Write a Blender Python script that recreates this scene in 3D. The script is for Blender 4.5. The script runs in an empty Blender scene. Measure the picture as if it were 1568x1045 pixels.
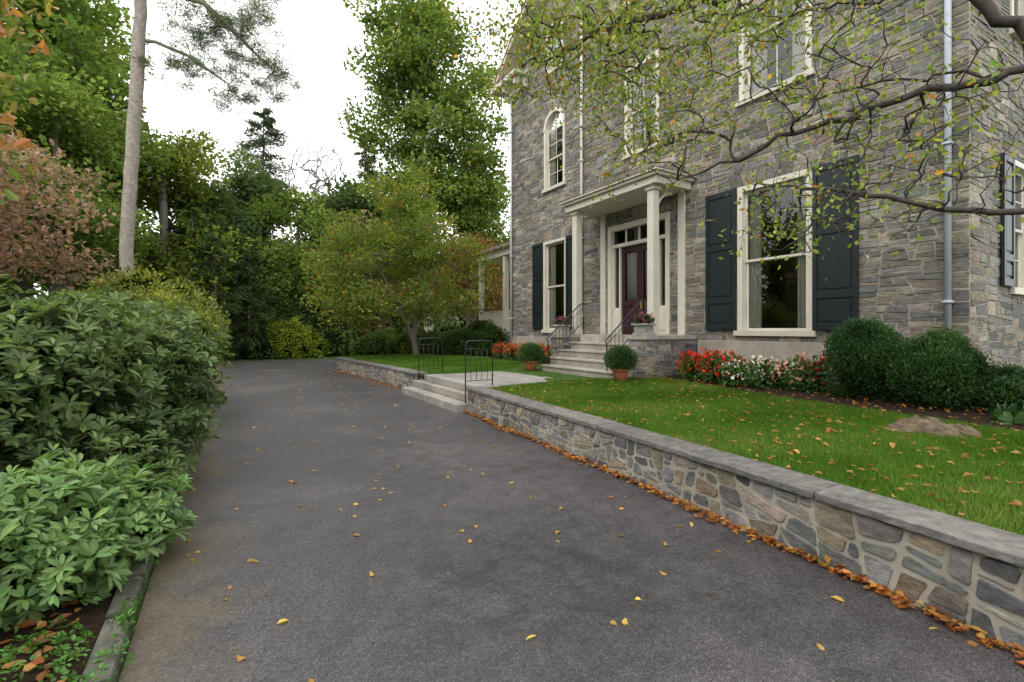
import bpy, math, numpy as np
from mathutils import Vector
R=np.random.default_rng(7)
sc=bpy.context.scene
def nrm(v): return v/np.maximum(np.linalg.norm(v,axis=-1,keepdims=True),1e-9)
def runit(n): return nrm(R.normal(size=(n,3)))

# ---------------------------------------------------------------- mesh helpers
def mk(name,V,F,mat,parent=None,col=None,smooth=False):
    V=np.asarray(V,dtype=np.float32).reshape(-1,3)
    me=bpy.data.meshes.new(name)
    if isinstance(F,np.ndarray):
        k=F.shape[1]; m=F.shape[0]; li=F.ravel().astype(np.int32); ls=(np.arange(m)*k).astype(np.int32)
    else:
        m=len(F); lens=np.array([len(f) for f in F]); li=np.array([i for f in F for i in f],dtype=np.int32)
        ls=np.concatenate([[0],np.cumsum(lens)[:-1]]).astype(np.int32)
    me.vertices.add(len(V)); me.vertices.foreach_set('co',V.ravel())
    me.loops.add(len(li)); me.loops.foreach_set('vertex_index',li)
    me.polygons.add(m); me.polygons.foreach_set('loop_start',ls)
    me.update(calc_edges=True)
    if col is not None:
        a=me.attributes.new('col','FLOAT_COLOR','FACE')
        c=np.ones((m,4),dtype=np.float32); c[:,:3]=np.asarray(col,dtype=np.float32).reshape(-1,3); a.data.foreach_set('color',c.ravel())
    me.polygons.foreach_set('use_smooth',np.full(m,bool(smooth)))
    me.validate(); me.update()
    me.materials.append(mat)
    o=bpy.data.objects.new(name,me); sc.collection.objects.link(o)
    if parent: o.parent=parent
    return o
def empty(name,loc=(0,0,0)):
    o=bpy.data.objects.new(name,None); o.empty_display_size=.3; sc.collection.objects.link(o); return o
class G:
    def __init__(s): s.V=[];s.F=[];s.C=[];s.n=0
    def add(s,V,F,c=(.5,.5,.5)):
        s.V.extend([tuple(v) for v in V]); s.F.extend([tuple(i+s.n for i in f) for f in F]); s.C.extend([c]*len(F)); s.n+=len(V)
    def box(s,x0,x1,y0,y1,z0,z1,c=(.5,.5,.5)):
        V=[(x0,y0,z0),(x1,y0,z0),(x1,y1,z0),(x0,y1,z0),(x0,y0,z1),(x1,y0,z1),(x1,y1,z1),(x0,y1,z1)]
        s.add(V,[(3,2,1,0),(4,5,6,7),(0,1,5,4),(1,2,6,5),(2,3,7,6),(3,0,4,7)],c)
    def tube(s,P,rad,k=6,c=(.5,.5,.5),cap=True):
        P=np.asarray(P,float); n=len(P)
        if np.isscalar(rad): rad=[rad]*n
        T=np.gradient(P,axis=0); T=nrm(T)
        a=np.array([0,0,1.]) if abs(T[0][2])<.9 else np.array([1.,0,0])
        u=nrm(np.cross(T[0],a)); V=[]
        th=np.arange(k)/k*2*math.pi
        for i in range(n):
            u=u-T[i]*np.dot(u,T[i]); u=u/max(np.linalg.norm(u),1e-6); w=np.cross(T[i],u)
            V.append(P[i]+rad[i]*(np.cos(th)[:,None]*u+np.sin(th)[:,None]*w))
        V=np.concatenate(V); F=[]
        for i in range(n-1):
            for j in range(k):
                F.append((i*k+j,i*k+(j+1)%k,(i+1)*k+(j+1)%k,(i+1)*k+j))
        if cap: F.append(tuple(range(k))[::-1]); F.append(tuple(range((n-1)*k,n*k)))
        s.add(V,F,c)
    def lathe(s,c0,prof,k=20,c=(.5,.5,.5)):
        V=[];F=[]
        for r,z in prof:
            for j in range(k):
                t=j/k*2*math.pi; V.append((c0[0]+r*math.cos(t),c0[1]+r*math.sin(t),c0[2]+z))
        for i in range(len(prof)-1):
            for j in range(k): F.append((i*k+j,i*k+(j+1)%k,(i+1)*k+(j+1)%k,(i+1)*k+j))
        F.append(tuple(range(k))[::-1]); F.append(tuple(range((len(prof)-1)*k,len(prof)*k)))
        s.add(V,F,c)
    def build(s,name,mat,parent=None,smooth=False,bevel=0):
        o=mk(name,s.V,s.F,mat,parent,s.C,smooth)
        if bevel:
            b=o.modifiers.new('b','BEVEL'); b.width=bevel; b.segments=2; b.limit_method='ANGLE'
        return o

# ---------------------------------------------------------------- materials
def newmat(name):
    m=bpy.data.materials.new(name); m.use_nodes=True; nt=m.node_tree; nt.nodes.clear()
    o=nt.nodes.new('ShaderNodeOutputMaterial'); return m,nt,o
def N(nt,t,**k):
    n=nt.nodes.new(t)
    for a,b in k.items(): setattr(n,a,b)
    return n
def noise(nt,co,scale,detail=4,rough=.6,dist=0):
    n=N(nt,'ShaderNodeTexNoise'); n.inputs['Scale'].default_value=scale; n.inputs['Detail'].default_value=detail
    n.inputs['Roughness'].default_value=rough; n.inputs['Distortion'].default_value=dist
    if co is not None: nt.links.new(co,n.inputs['Vector'])
    return n.outputs['Fac']
def ramp(nt,fac,stops):
    r=N(nt,'ShaderNodeValToRGB'); e=r.color_ramp.elements
    while len(e)<len(stops): e.new(.5)
    for i,(p,c) in enumerate(stops):
        e[i].position=p; e[i].color=(*c,1) if not np.isscalar(c) else (c,c,c,1)
    nt.links.new(fac,r.inputs['Fac']); return r.outputs['Color']
def mix(nt,a,b,fac,blend='MIX'):
    m=N(nt,'ShaderNodeMix',data_type='RGBA',blend_type=blend)
    for s,v in ((m.inputs[0],fac),(m.inputs[6],a),(m.inputs[7],b)):
        if hasattr(v,'links'): nt.links.new(v,s)
        elif np.isscalar(v): s.default_value=v
        else: s.default_value=(*v,1)
    return m.outputs[2]
def bump(nt,h,strength,dist=.01):
    b=N(nt,'ShaderNodeBump'); b.inputs['Strength'].default_value=strength; b.inputs['Distance'].default_value=dist
    nt.links.new(h,b.inputs['Height']); return b.outputs['Normal']
def princ(nt,o,col,rough=.8,spec=.3,normal=None,metal=0):
    p=N(nt,'ShaderNodeBsdfPrincipled'); p.inputs['Roughness'].default_value=rough if np.isscalar(rough) else .5
    if not np.isscalar(rough): nt.links.new(rough,p.inputs['Roughness'])
    p.inputs['Specular IOR Level'].default_value=spec; p.inputs['Metallic'].default_value=metal
    if hasattr(col,'links'): nt.links.new(col,p.inputs['Base Color'])
    else: p.inputs['Base Color'].default_value=(*col,1)
    if normal is not None: nt.links.new(normal,p.inputs['Normal'])
    nt.links.new(p.outputs[0],o.inputs[0]); return p
def objco(nt): return N(nt,'ShaderNodeNewGeometry').outputs['Position']
def attr(nt): return N(nt,'ShaderNodeAttribute',attribute_name='col').outputs['Color']
def vscale(nt,co,s):
    v=N(nt,'ShaderNodeVectorMath',operation='MULTIPLY'); nt.links.new(co,v.inputs[0]); v.inputs[1].default_value=s; return v.outputs[0]

def m_leaf(near):
    m,nt,o=newmat('leaf' if near else 'distant_leaf'); c=attr(nt)
    if near:
        p=N(nt,'ShaderNodeBsdfPrincipled'); p.inputs['Roughness'].default_value=.42; p.inputs['Specular IOR Level'].default_value=.4
        nt.links.new(c,p.inputs['Base Color'])
    else:
        p=N(nt,'ShaderNodeBsdfDiffuse'); nt.links.new(c,p.inputs['Color'])
    t=N(nt,'ShaderNodeBsdfTranslucent'); c2=mix(nt,c,(1.6,1.5,.85),1,'MULTIPLY'); nt.links.new(c2,t.inputs['Color'])
    s=N(nt,'ShaderNodeMixShader'); s.inputs[0].default_value=.36
    nt.links.new(p.outputs[0],s.inputs[1]); nt.links.new(t.outputs[0],s.inputs[2]); nt.links.new(s.outputs[0],o.inputs[0]); return m
LEAF=m_leaf(True); LEAFF=m_leaf(False)
def m_attr(name,ns=8,amp=(.7,1.25),bs=30,bst=.5,rough=.85,spec=.25,bd=.01,ns2=None,strat=1.):
    m,nt,o=newmat(name); co=objco(nt); cs=vscale(nt,co,(1,1,strat)) if strat!=1 else co
    f=ramp(nt,noise(nt,cs,ns,6,.68),[(.3,amp[0]),(.7,amp[1])])
    c=mix(nt,attr(nt),f,1,'MULTIPLY')
    if ns2:
        f2=ramp(nt,noise(nt,co,ns2,4,.6),[(.35,.8),(.65,1.15)]); c=mix(nt,c,f2,1,'MULTIPLY')
    princ(nt,o,c,rough,spec,bump(nt,noise(nt,cs,bs,6,.7),bst,bd)); return m
BARK=m_attr('bark',12,(.55,1.3),40,.8)
STONE=m_attr('stone',11,(.5,1.45),26,1.,.8,.3,.016,1.0,2.2)
PAINT=m_attr('paint',3,(.88,1.04),60,.05,.45,.4)
DARKP=m_attr('dark_paint',4,(.8,1.2),60,.05,.4,.4)
MORTAR=m_attr('mortar',5,(.75,1.15),60,.6,.95,.1,.008,.7)
CONC=m_attr('concrete',4,(.72,1.15),70,.3,.85,.2,.008,.8)
IRON=m_attr('iron',10,(.8,1.2),60,.1,.4,.5)
TERRA=m_attr('terracotta',8,(.75,1.15),50,.1,.8,.2)
FABRIC=m_attr('fabric',8,(.9,1.05),50,.1,.9,.1)
ROOF=m_attr('roof_metal',5,(.8,1.2),20,.1,.5,.4)

def m_asphalt():
    m,nt,o=newmat('asphalt'); co=objco(nt)
    big=noise(nt,co,.55,6,.65,.4)
    c=ramp(nt,big,[(.3,(.034,.032,.034)),(.5,(.047,.044,.046)),(.72,(.074,.069,.069))])
    sp=N(nt,'ShaderNodeTexNoise'); sp.inputs['Scale'].default_value=110; sp.inputs['Detail'].default_value=4; sp.inputs['Roughness'].default_value=.8; nt.links.new(co,sp.inputs['Vector'])
    c=mix(nt,c,ramp(nt,sp.outputs['Fac'],[(.3,.3),(.5,.9),(.64,2.6)]),1,'MULTIPLY')
    sp2=noise(nt,co,34,5,.8)
    c=mix(nt,c,ramp(nt,sp2,[(.32,.5),(.5,1),(.68,1.65)]),1,'MULTIPLY')
    med=noise(nt,co,5,6,.75)
    c=mix(nt,c,ramp(nt,med,[(.3,.7),(.7,1.3)]),1,'MULTIPLY')
    v=N(nt,'ShaderNodeTexVoronoi'); v.inputs['Scale'].default_value=45; nt.links.new(co,v.inputs['Vector'])
    wn=N(nt,'ShaderNodeSeparateColor'); nt.links.new(v.outputs['Color'],wn.inputs[0])
    pk=ramp(nt,wn.outputs[0],[(.95,0),(.96,1)]); pd=ramp(nt,v.outputs['Distance'],[(.15,1),(.25,0)])
    c=mix(nt,c,(.17,.155,.13),mix(nt,pk,pd,1,'MULTIPLY'))
    sx=N(nt,'ShaderNodeSeparateXYZ'); nt.links.new(co,sx.inputs[0])
    ad=N(nt,'ShaderNodeMath',operation='MULTIPLY_ADD'); nt.links.new(noise(nt,co,1.3,6,.7),ad.inputs[0]); ad.inputs[1].default_value=1.8; nt.links.new(sx.outputs[0],ad.inputs[2])
    f=ramp(nt,ad.outputs[0],[(.45,.9),(1.45,0)]) 
    c=mix(nt,c,mix(nt,(.098,.08,.05),ramp(nt,sp2,[(.3,.5),(.7,1.4)]),1,'MULTIPLY'),f)
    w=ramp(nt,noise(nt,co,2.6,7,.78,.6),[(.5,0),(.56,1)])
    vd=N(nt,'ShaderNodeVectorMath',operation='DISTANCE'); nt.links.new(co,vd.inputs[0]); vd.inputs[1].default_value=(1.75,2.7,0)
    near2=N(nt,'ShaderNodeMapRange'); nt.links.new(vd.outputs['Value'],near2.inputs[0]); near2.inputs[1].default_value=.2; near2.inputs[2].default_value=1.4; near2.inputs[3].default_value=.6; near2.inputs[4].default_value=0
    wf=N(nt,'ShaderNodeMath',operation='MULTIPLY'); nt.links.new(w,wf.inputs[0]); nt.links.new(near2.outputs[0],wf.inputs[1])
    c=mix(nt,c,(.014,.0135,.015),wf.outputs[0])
    v=N(nt,'ShaderNodeTexVoronoi',feature='DISTANCE_TO_EDGE'); v.inputs['Scale'].default_value=.3
    dn=N(nt,'ShaderNodeTexNoise'); dn.inputs['Scale'].default_value=2.5; dn.inputs['Detail'].default_value=6; nt.links.new(co,dn.inputs['Vector'])
    vm=N(nt,'ShaderNodeVectorMath',operation='MULTIPLY_ADD'); nt.links.new(dn.outputs['Color'],vm.inputs[0]); vm.inputs[1].default_value=(.8,.8,0); nt.links.new(co,vm.inputs[2]); nt.links.new(vm.outputs[0],v.inputs['Vector'])
    cr=ramp(nt,v.outputs['Distance'],[(.001,.5),(.004,0)])
    cm=ramp(nt,noise(nt,co,.5,3),[(.5,0),(.6,1)])
    c=mix(nt,c,(.02,.02,.02),mix(nt,cr,cm,1,'MULTIPLY'))
    princ(nt,o,c,ramp(nt,med,[(.3,.42),(.7,.68)]),.4,bump(nt,sp2,.7,.006)); return m
ASPH=m_asphalt()
def m_ground(name,stops,sc1,bs,bst=.8,bd=.03,sp=None):
    m,nt,o=newmat(name); co=objco(nt)
    c=ramp(nt,noise(nt,co,sc1,8,.7),stops)
    if sp: c=mix(nt,c,ramp(nt,noise(nt,co,sp,3,.6),[(.35,.6),(.65,1.35)]),1,'MULTIPLY')
    princ(nt,o,c,.95,.1,bump(nt,noise(nt,co,bs,6,.75),bst,bd)); return m
SOIL=m_ground('mulch',[(.3,(.018,.012,.008)),(.55,(.045,.03,.02)),(.75,(.09,.06,.04))],18,40,1,.04)
TURF=m_ground('turf',[(.3,(.03,.06,.01)),(.5,(.05,.10,.018)),(.7,(.08,.12,.03))],3,80,.8,.02,40)
FIELD=m_ground('field',[(.3,(.03,.06,.012)),(.5,(.05,.09,.02)),(.7,(.08,.12,.03))],.6,20,.8,.03,8)

def m_glass():
    m,nt,o=newmat('window_glass')
    fr=N(nt,'ShaderNodeFresnel'); fr.inputs['IOR'].default_value=1.75
    g=N(nt,'ShaderNodeBsdfGlossy'); g.inputs['Roughness'].default_value=.01; g.inputs['Color'].default_value=(.9,.93,.95,1)
    t=N(nt,'ShaderNodeBsdfTransparent'); t.inputs['Color'].default_value=(.9,.92,.91,1)
    s=N(nt,'ShaderNodeMixShader'); nt.links.new(fr.outputs[0],s.inputs[0]); nt.links.new(t.outputs[0],s.inputs[1]); nt.links.new(g.outputs[0],s.inputs[2])
    nt.links.new(s.outputs[0],o.inputs[0]); return m
GLASS=m_glass()

# ---------------------------------------------------------------- stones
def clip(poly,a,b,c):
    out=[];n=len(poly)
    for i in range(n):
        p=poly[i];q=poly[(i+1)%n]; dp=a*p[0]+b*p[1]-c; dq=a*q[0]+b*q[1]-c
        if dp<=0: out.append(p)
        if (dp<0 and dq>0) or (dp>0 and dq<0):
            t=dp/(dp-dq); out.append((p[0]+t*(q[0]-p[0]),p[1]+t*(q[1]-p[1])))
    return out
def area(p): return .5*sum(p[i][0]*p[(i+1)%len(p)][1]-p[(i+1)%len(p)][0]*p[i][1] for i in range(len(p)))
def splitpoly(poly,a0,aspect,tilt,out,rs,maxh=9):
    xs=[p[0] for p in poly]; ys=[p[1] for p in poly]; w=max(xs)-min(xs); h=max(ys)-min(ys)
    if area(poly)<a0*rs.uniform(.35,2.3) and h<maxh and w<h*aspect*2.6: out.append(poly); return
    f=rs.uniform(.3,.7)
    if w>h*aspect*rs.uniform(.6,1.5):
        cx=min(xs)+f*w; cy=sum(ys)/len(ys); t=rs.normal(0,tilt); a,b=math.cos(t),math.sin(t)
    else:
        cx=sum(xs)/len(xs); cy=min(ys)+f*h; t=rs.normal(0,tilt*.4*min(1,1.2/w)); a,b=-math.sin(t),math.cos(t)
    c=a*cx+b*cy
    p1=clip(poly,a,b,c); p2=clip(poly,-a,-b,-c)
    for p in (p1,p2):
        if len(p)>=3 and area(p)>1e-4: splitpoly(p,a0,aspect,tilt,out,rs,maxh)
def inset(p,m):
    q=list(p);n=len(p)
    for i in range(n):
        a=p[i];b=p[(i+1)%n]; ex,ey=b[0]-a[0],b[1]-a[1]; L=math.hypot(ex,ey)
        if L<1e-5: continue
        nx,ny=ey/L,-ex/L; q=clip(q,nx,ny,nx*a[0]+ny*a[1]-m)
        if len(q)<3: return None
    return q
def chamf(p,rs,mx=.03):
    o=[];n=len(p)
    for i in range(n):
        a=p[i-1];b=p[i];c=p[(i+1)%n]; k=mx*rs.uniform(.2,1.5)
        for q in (a,c):
            L=math.hypot(q[0]-b[0],q[1]-b[1]); t=min(.25*L,k)/max(L,1e-6); o.append((b[0]+t*(q[0]-b[0]),b[1]+t*(q[1]-b[1])))
        L=math.hypot(c[0]-b[0],c[1]-b[1])
        if L>.12:
            t=rs.uniform(.35,.65); j=rs.normal(0,.0045); ex,ey=(c[0]-b[0])/L,(c[1]-b[1])/L
            o.append((b[0]+t*(c[0]-b[0])-ey*j,b[1]+t*(c[1]-b[1])+ex*j))
    return o
def clean(p,e=.004):
    o=[]
    for q in p:
        if not o or math.hypot(q[0]-o[-1][0],q[1]-o[-1][1])>e: o.append(q)
    if len(o)>2 and math.hypot(o[0][0]-o[-1][0],o[0][1]-o[-1][1])<e: o.pop()
    return o
def stones(g,rects,fmap,a0,aspect,tilt,gap,depth,pal,rs,holes=[],clips=[],maxh=9,ch=.012):
    polys=[]
    for (u0,u1,v0,v1) in rects: splitpoly([(u0,v0),(u1,v0),(u1,v1),(u0,v1)],a0,aspect,tilt,polys,rs,maxh)
    for p in polys:
        for (a,b,c) in clips:
            if p: p=clip(p,a,b,c)
        if not p or len(p)<3: continue
        for (h0,h1,k0,k1) in holes:
            xs=[q[0] for q in p]; ys=[q[1] for q in p]
            if max(xs)<=h0 or min(xs)>=h1 or max(ys)<=k0 or min(ys)>=k1: continue
            best=[];ba=0
            for (a,b,c) in ((1,0,h0),(-1,0,-h1),(0,1,k0),(0,-1,-k1)):
                q=clip(p,a,b,c)
                if len(q)>=3 and area(q)>ba: ba=area(q);best=q
            p=best
            if len(p)<3: break
        if len(p)<3 or area(p)<.0008: continue
        p=clean(p)
        if len(p)<3: continue
        q=inset(p,gap*rs.uniform(.5,1.5))
        if not q: continue
        q=clean(q)
        if len(q)<3 or area(q)<.0005: continue
        q=clean(chamf(q,rs,ch),.002)
        cx=sum(t[0] for t in q)/len(q); cy=sum(t[1] for t in q)/len(q)
        rr=[]
        for t in q:
            dx,dy=cx-t[0],cy-t[1];L=math.hypot(dx,dy)+1e-6;k=min(.007,L*.2)/L; rr.append((t[0]+dx*k,t[1]+dy*k))
        d=depth*rs.uniform(.3,1.6); tx,ty=rs.normal(0,.03,2)
        n=len(q)
        V=[fmap(t[0],t[1],-.004) for t in q]+[fmap(t[0],t[1],max(.003,d+(t[0]-cx)*tx+(t[1]-cy)*ty)) for t in rr]
        F=[(i,(i+1)%n,n+(i+1)%n,n+i) for i in range(n)]+[tuple(range(n,2*n))]
        c=np.array(pal[rs.integers(len(pal))])*rs.uniform(.7,1.3)*(1+rs.normal(0,.03,3))
        g.add(V,F,tuple(c))

# ---------------------------------------------------------------- foliage
def leaf4(P,D,Nn,L,W,fold=.15,droop=0.):
    D=nrm(D); S=nrm(np.cross(D,Nn)); U=np.cross(S,D); L=np.asarray(L).reshape(-1,1); W=np.asarray(W).reshape(-1,1)
    mid=P+D*L*.45; V=np.stack([P,mid+S*W/2+U*fold*W,P+D*L-U*droop*L,mid-S*W/2+U*fold*W],1)
    n=len(P); return V.reshape(-1,3),np.arange(4*n).reshape(n,4)
def leaf6(P,D,Nn,L,W,fold=.12,droop=.15):
    D=nrm(D); S=nrm(np.cross(D,Nn)); U=np.cross(S,D); L=np.asarray(L).reshape(-1,1); W=np.asarray(W).reshape(-1,1)
    a=P+D*L*.35; b=P+D*L*.72-U*droop*L*.3; tip=P+D*L-U*droop*L
    V=np.stack([P,a+S*W*.42+U*fold*W,b+S*W*.5+U*fold*W,tip,b-S*W*.5+U*fold*W,a-S*W*.42+U*fold*W],1)
    n=len(P); i=np.arange(n)[:,None]*6
    F=np.concatenate([i+np.array([[0,1,2,3]]),i+np.array([[0,3,4,5]])],1).reshape(-1,4); return V.reshape(-1,3),F
def palcol(pal,n,t=None,var=.22):
    pal=np.array(pal,float)
    if t is None: t=R.random(n)
    x=np.clip(t,0,.9999)*(len(pal)-1); i=x.astype(int); f=(x-i)[:,None]
    c=pal[i]*(1-f)+pal[i+1]*f
    return c*(1+R.normal(0,var,(n,1))).clip(.4,1.8)*(1+R.normal(0,.05,(n,3)))
def sample_ell(lobes,n,bias=.45):
    w=np.array([l[1][0]*l[1][1]*l[1][2] for l in lobes])**.75; w/=w.sum()
    k=R.choice(len(lobes),n,p=w); C=np.array([l[0] for l in lobes],float)[k]; Rd=np.array([l[1] for l in lobes],float)[k]
    d=runit(n); return C+d*Rd*(R.random((n,1))**bias), d, C, Rd
def grow(seeds,attr_pts,upw=.5,seglen=.5,jit=.05,sjit=None):
    P=[];par=[];paths=[]
    sj=jit*.4 if sjit is None else sjit
    def addpath(pts,p0):
        idx=[p0] if p0>=0 else []
        for q in pts:
            P.append(np.array(q,float)); par.append(idx[-1] if idx else -1); idx.append(len(P)-1)
        paths.append(idx)
    for s in seeds:
        s=[np.array(q,float) for q in s]; pts=[s[0]]
        for a,b in zip(s[:-1],s[1:]):
            m=max(1,int(np.linalg.norm(b-a)/seglen))
            for j in range(1,m+1): pts.append(a+(b-a)*j/m+(R.normal(0,sj,3) if j<m else 0))
        if P:
            A=np.array(P); k=int(np.argmin(np.linalg.norm(A-pts[0],axis=1))); addpath(pts[1:],k)
        else: addpath(pts,-1)
    A0=np.array(P); dist=np.array([np.min(np.linalg.norm(A0-a,axis=1)) for a in attr_pts])
    ends=[]
    for a in attr_pts[np.argsort(dist)]:
        A=np.array(P); v=a-A; L=np.linalg.norm(v,axis=1); hz=np.linalg.norm(v[:,:2],axis=1)
        cost=L+upw*np.maximum(0,.5*hz-v[:,2]); k=int(np.argmin(cost)); L=L[k]
        m=max(2,int(L/seglen)+1); pts=[]
        pp=par[k]; d0=nrm(A[k]-A[pp]) if pp>=0 else np.array([0,0,1.])
        c1=A[k]+d0*L*.25+np.array([0,0,.1*L])
        for j in range(1,m+1):
            t=j/m; q=(1-t)**2*A[k]+2*t*(1-t)*(c1*.6+(A[k]+a)*.2)+t*t*a
            if j<m: q=q+R.normal(0,jit*L*.5+.002,3)
            pts.append(q)
        addpath(pts,k); ends.append(len(P)-1)
    cnt=np.zeros(len(P)); 
    for e in ends: cnt[e]+=1
    for i in range(len(P)-1,-1,-1):
        if par[i]>=0: cnt[par[i]]+=cnt[i]
    return P,paths,cnt,ends
def tree(name,seeds,lobes,ncl,nlf,L,W,pal,cr,tr,rtip=.008,bark=(.16,.13,.10),flat=.6,seglen=.6,jit=.06,special=None,leafp=None,k=6,bias=.45,gap=0.,six=False,upw=.5,down=0.,mat=None,sjit=None):
    par=empty(name)
    A,_,_,_=sample_ell(lobes,int(ncl*1.6),bias)
    if gap>0:
        s=np.sin(A[:,0]*gap+1.3)+np.sin(A[:,1]*gap*1.1+.4)+np.sin(A[:,2]*gap*1.3+2.); A=A[s>-.6]
    A=A[:ncl]
    P,paths,cnt,ends=grow(seeds,A,seglen=seglen,jit=jit,upw=upw,sjit=sjit)
    mx=cnt.max(); ex=math.log(tr/rtip)/math.log(mx); rad=rtip*np.maximum(cnt,1)**ex
    g=G()
    for p in paths:
        rr=[rad[i] for i in p]
        if len(rr)>1: rr[0]=min(rr[0],rr[1]*1.3)
        rr[-1]*=.6
        kk=k+3 if rr[0]>tr*.4 else (k if rr[0]>tr*.1 else 4)
        g.tube([P[i] for i in p],rr,kk,tuple(np.array(bark)*R.uniform(.85,1.15)),cap=False)
    g.build('trunk_and_limbs',BARK,par,True)
    if nlf>0:
        n=len(A)*nlf; ci=np.repeat(np.arange(len(A)),nlf); prob=np.ones(len(A)) if leafp is None else leafp(A)
        keep=R.random(n)<prob[ci]; ci=ci[keep]; n=len(ci)
        csz=R.uniform(.6,1.4,len(A))*cr
        gz=R.normal(size=(n,3)); gl=np.linalg.norm(gz,axis=1,keepdims=True); gz*=np.minimum(1,1.75/gl)
        Pp=A[ci]+gz*csz[ci][:,None]*np.array([1,1,flat])
        D=runit(n); D[:,2]=D[:,2]*.7-down; Nn=runit(n)+np.array([0,0,.55])
        l=L*R.uniform(.6,1.35,n); w=W*R.uniform(.7,1.3,n)
        tc=R.random(len(A)); t=np.clip(tc[ci]*.65+R.random(n)*.35,0,1)
        c=palcol(pal,n,t,.16)*R.uniform(.8,1.25,len(A))[ci][:,None]
        if special:
            sp,pr=special; m=R.random(n)<pr; c[m]=palcol(sp,m.sum())
        c=np.clip(c,.004,.9)
        if six: V,F=leaf6(Pp,D,Nn,l,w); c=np.repeat(c,2,0)
        else: V,F=leaf4(Pp,D,Nn,l,w)
        mk('foliage',V,F,mat or LEAF,par,c)
    return par
def ico_core(name,lobes,scale,col,parent):  # solid dark blobs added inside the leaves to stop see-through
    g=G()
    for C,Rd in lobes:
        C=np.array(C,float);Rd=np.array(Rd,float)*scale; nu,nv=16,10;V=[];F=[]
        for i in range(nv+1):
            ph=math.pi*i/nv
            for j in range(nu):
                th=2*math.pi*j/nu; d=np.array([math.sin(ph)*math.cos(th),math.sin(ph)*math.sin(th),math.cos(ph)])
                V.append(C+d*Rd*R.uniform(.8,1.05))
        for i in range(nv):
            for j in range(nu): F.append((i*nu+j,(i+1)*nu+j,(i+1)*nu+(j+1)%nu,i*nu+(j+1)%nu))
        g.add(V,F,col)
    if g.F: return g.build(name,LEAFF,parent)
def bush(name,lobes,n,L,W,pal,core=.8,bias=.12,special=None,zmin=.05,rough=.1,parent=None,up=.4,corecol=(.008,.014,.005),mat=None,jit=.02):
    par=parent or empty(name)
    P,d,C,Rd=sample_ell(lobes,n,bias)
    s=np.sin(P*6.1+1).sum(1)*np.sin(P[:,[1,2,0]]*4.3).sum(1)
    P=P+d*(s[:,None]*rough*.12)*Rd+R.normal(0,jit,P.shape)
    m=P[:,2]>zmin; P=P[m];d=d[m];n=len(P)
    D=nrm(d*.8+runit(n)*.8+np.array([0,0,up])); Nn=d+runit(n)*.6+np.array([0,0,.3])
    c=palcol(pal,n,np.clip(.5+s[m]*.12+R.normal(0,.2,n),0,1))
    if special: mm=R.random(n)<special[1]; c[mm]=palcol(special[0],mm.sum())
    V,F=leaf4(P,D,Nn,L*R.uniform(.6,1.3,n),W*R.uniform(.7,1.3,n)); mk('foliage',V,F,mat or LEAF,par,np.clip(c,.004,.9))
    if core: ico_core('dark_core',lobes,core,corecol,par)
    return par
def rosettes(name,lobes,n,L,W,pal,nl=9,zmin=.08,bias=.25,core=.7,special=None,rough=.06,stems=None,coremin=.0):
    par=empty(name); P,d,C,Rd=sample_ell(lobes,n,bias); m=P[:,2]>zmin; P=P[m];d=d[m];n=len(P)
    s=np.sin(P*5.3).sum(1); P=P+d*(s[:,None]*rough); P[:,2]=np.maximum(P[:,2],zmin)
    ax=nrm(d*.7+np.array([0,0,.8])+runit(n)*.45); a=nrm(np.cross(ax,runit(n))); b=np.cross(ax,a)
    i=np.repeat(np.arange(n),nl); j=np.tile(np.arange(nl),n); N_=len(i)
    th=j*2.399+R.normal(0,.25,N_); el=R.uniform(.0,.8,N_)*(1-.35*(j/nl))+ (j/nl)*.35
    D=(np.cos(th)[:,None]*a[i]+np.sin(th)[:,None]*b[i])*np.cos(el)[:,None]+ax[i]*np.sin(el)[:,None]
    Pp=P[i]+D*.012; Nn=ax[i]+.001
    rs=R.uniform(.65,1.25,n)
    V,F=leaf6(Pp,D,Nn,L*rs[i]*R.uniform(.7,1.2,N_),W*rs[i]*R.uniform(.8,1.15,N_),.1,.18)
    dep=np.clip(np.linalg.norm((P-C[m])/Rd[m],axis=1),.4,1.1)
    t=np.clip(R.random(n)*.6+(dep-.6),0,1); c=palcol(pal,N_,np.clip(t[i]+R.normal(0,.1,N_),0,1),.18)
    if special: mm=(R.random(n)<special[1])[i]; c[mm]=palcol(special[0],mm.sum())
    mk('foliage',V,F,LEAF,par,np.repeat(np.clip(c,.004,.9),2,0))
    if stems:
        g=G(); S0=np.array(stems,float)
        for q in range(0,n,5):
            if P[q][2]<.55: continue
            k=int(np.argmin(np.linalg.norm(S0[:,:2]-P[q][:2],axis=1))); bs=S0[k]+np.array([R.normal(0,.08),R.normal(0,.08),0]); mid=bs*.5+P[q]*.5; mid[:2]=bs[:2]*.6+P[q][:2]*.4; mid+=R.normal(0,.05,3)
            g.tube([bs,mid,P[q]],[.013,.008,.003],4,(.10,.075,.055),False)
        g.build('branches',BARK,par,True)
    if core: ico_core('dark_core',[l for l in lobes if min(l[1])>=coremin],core,(.016,.026,.010),par)
    return par

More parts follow.
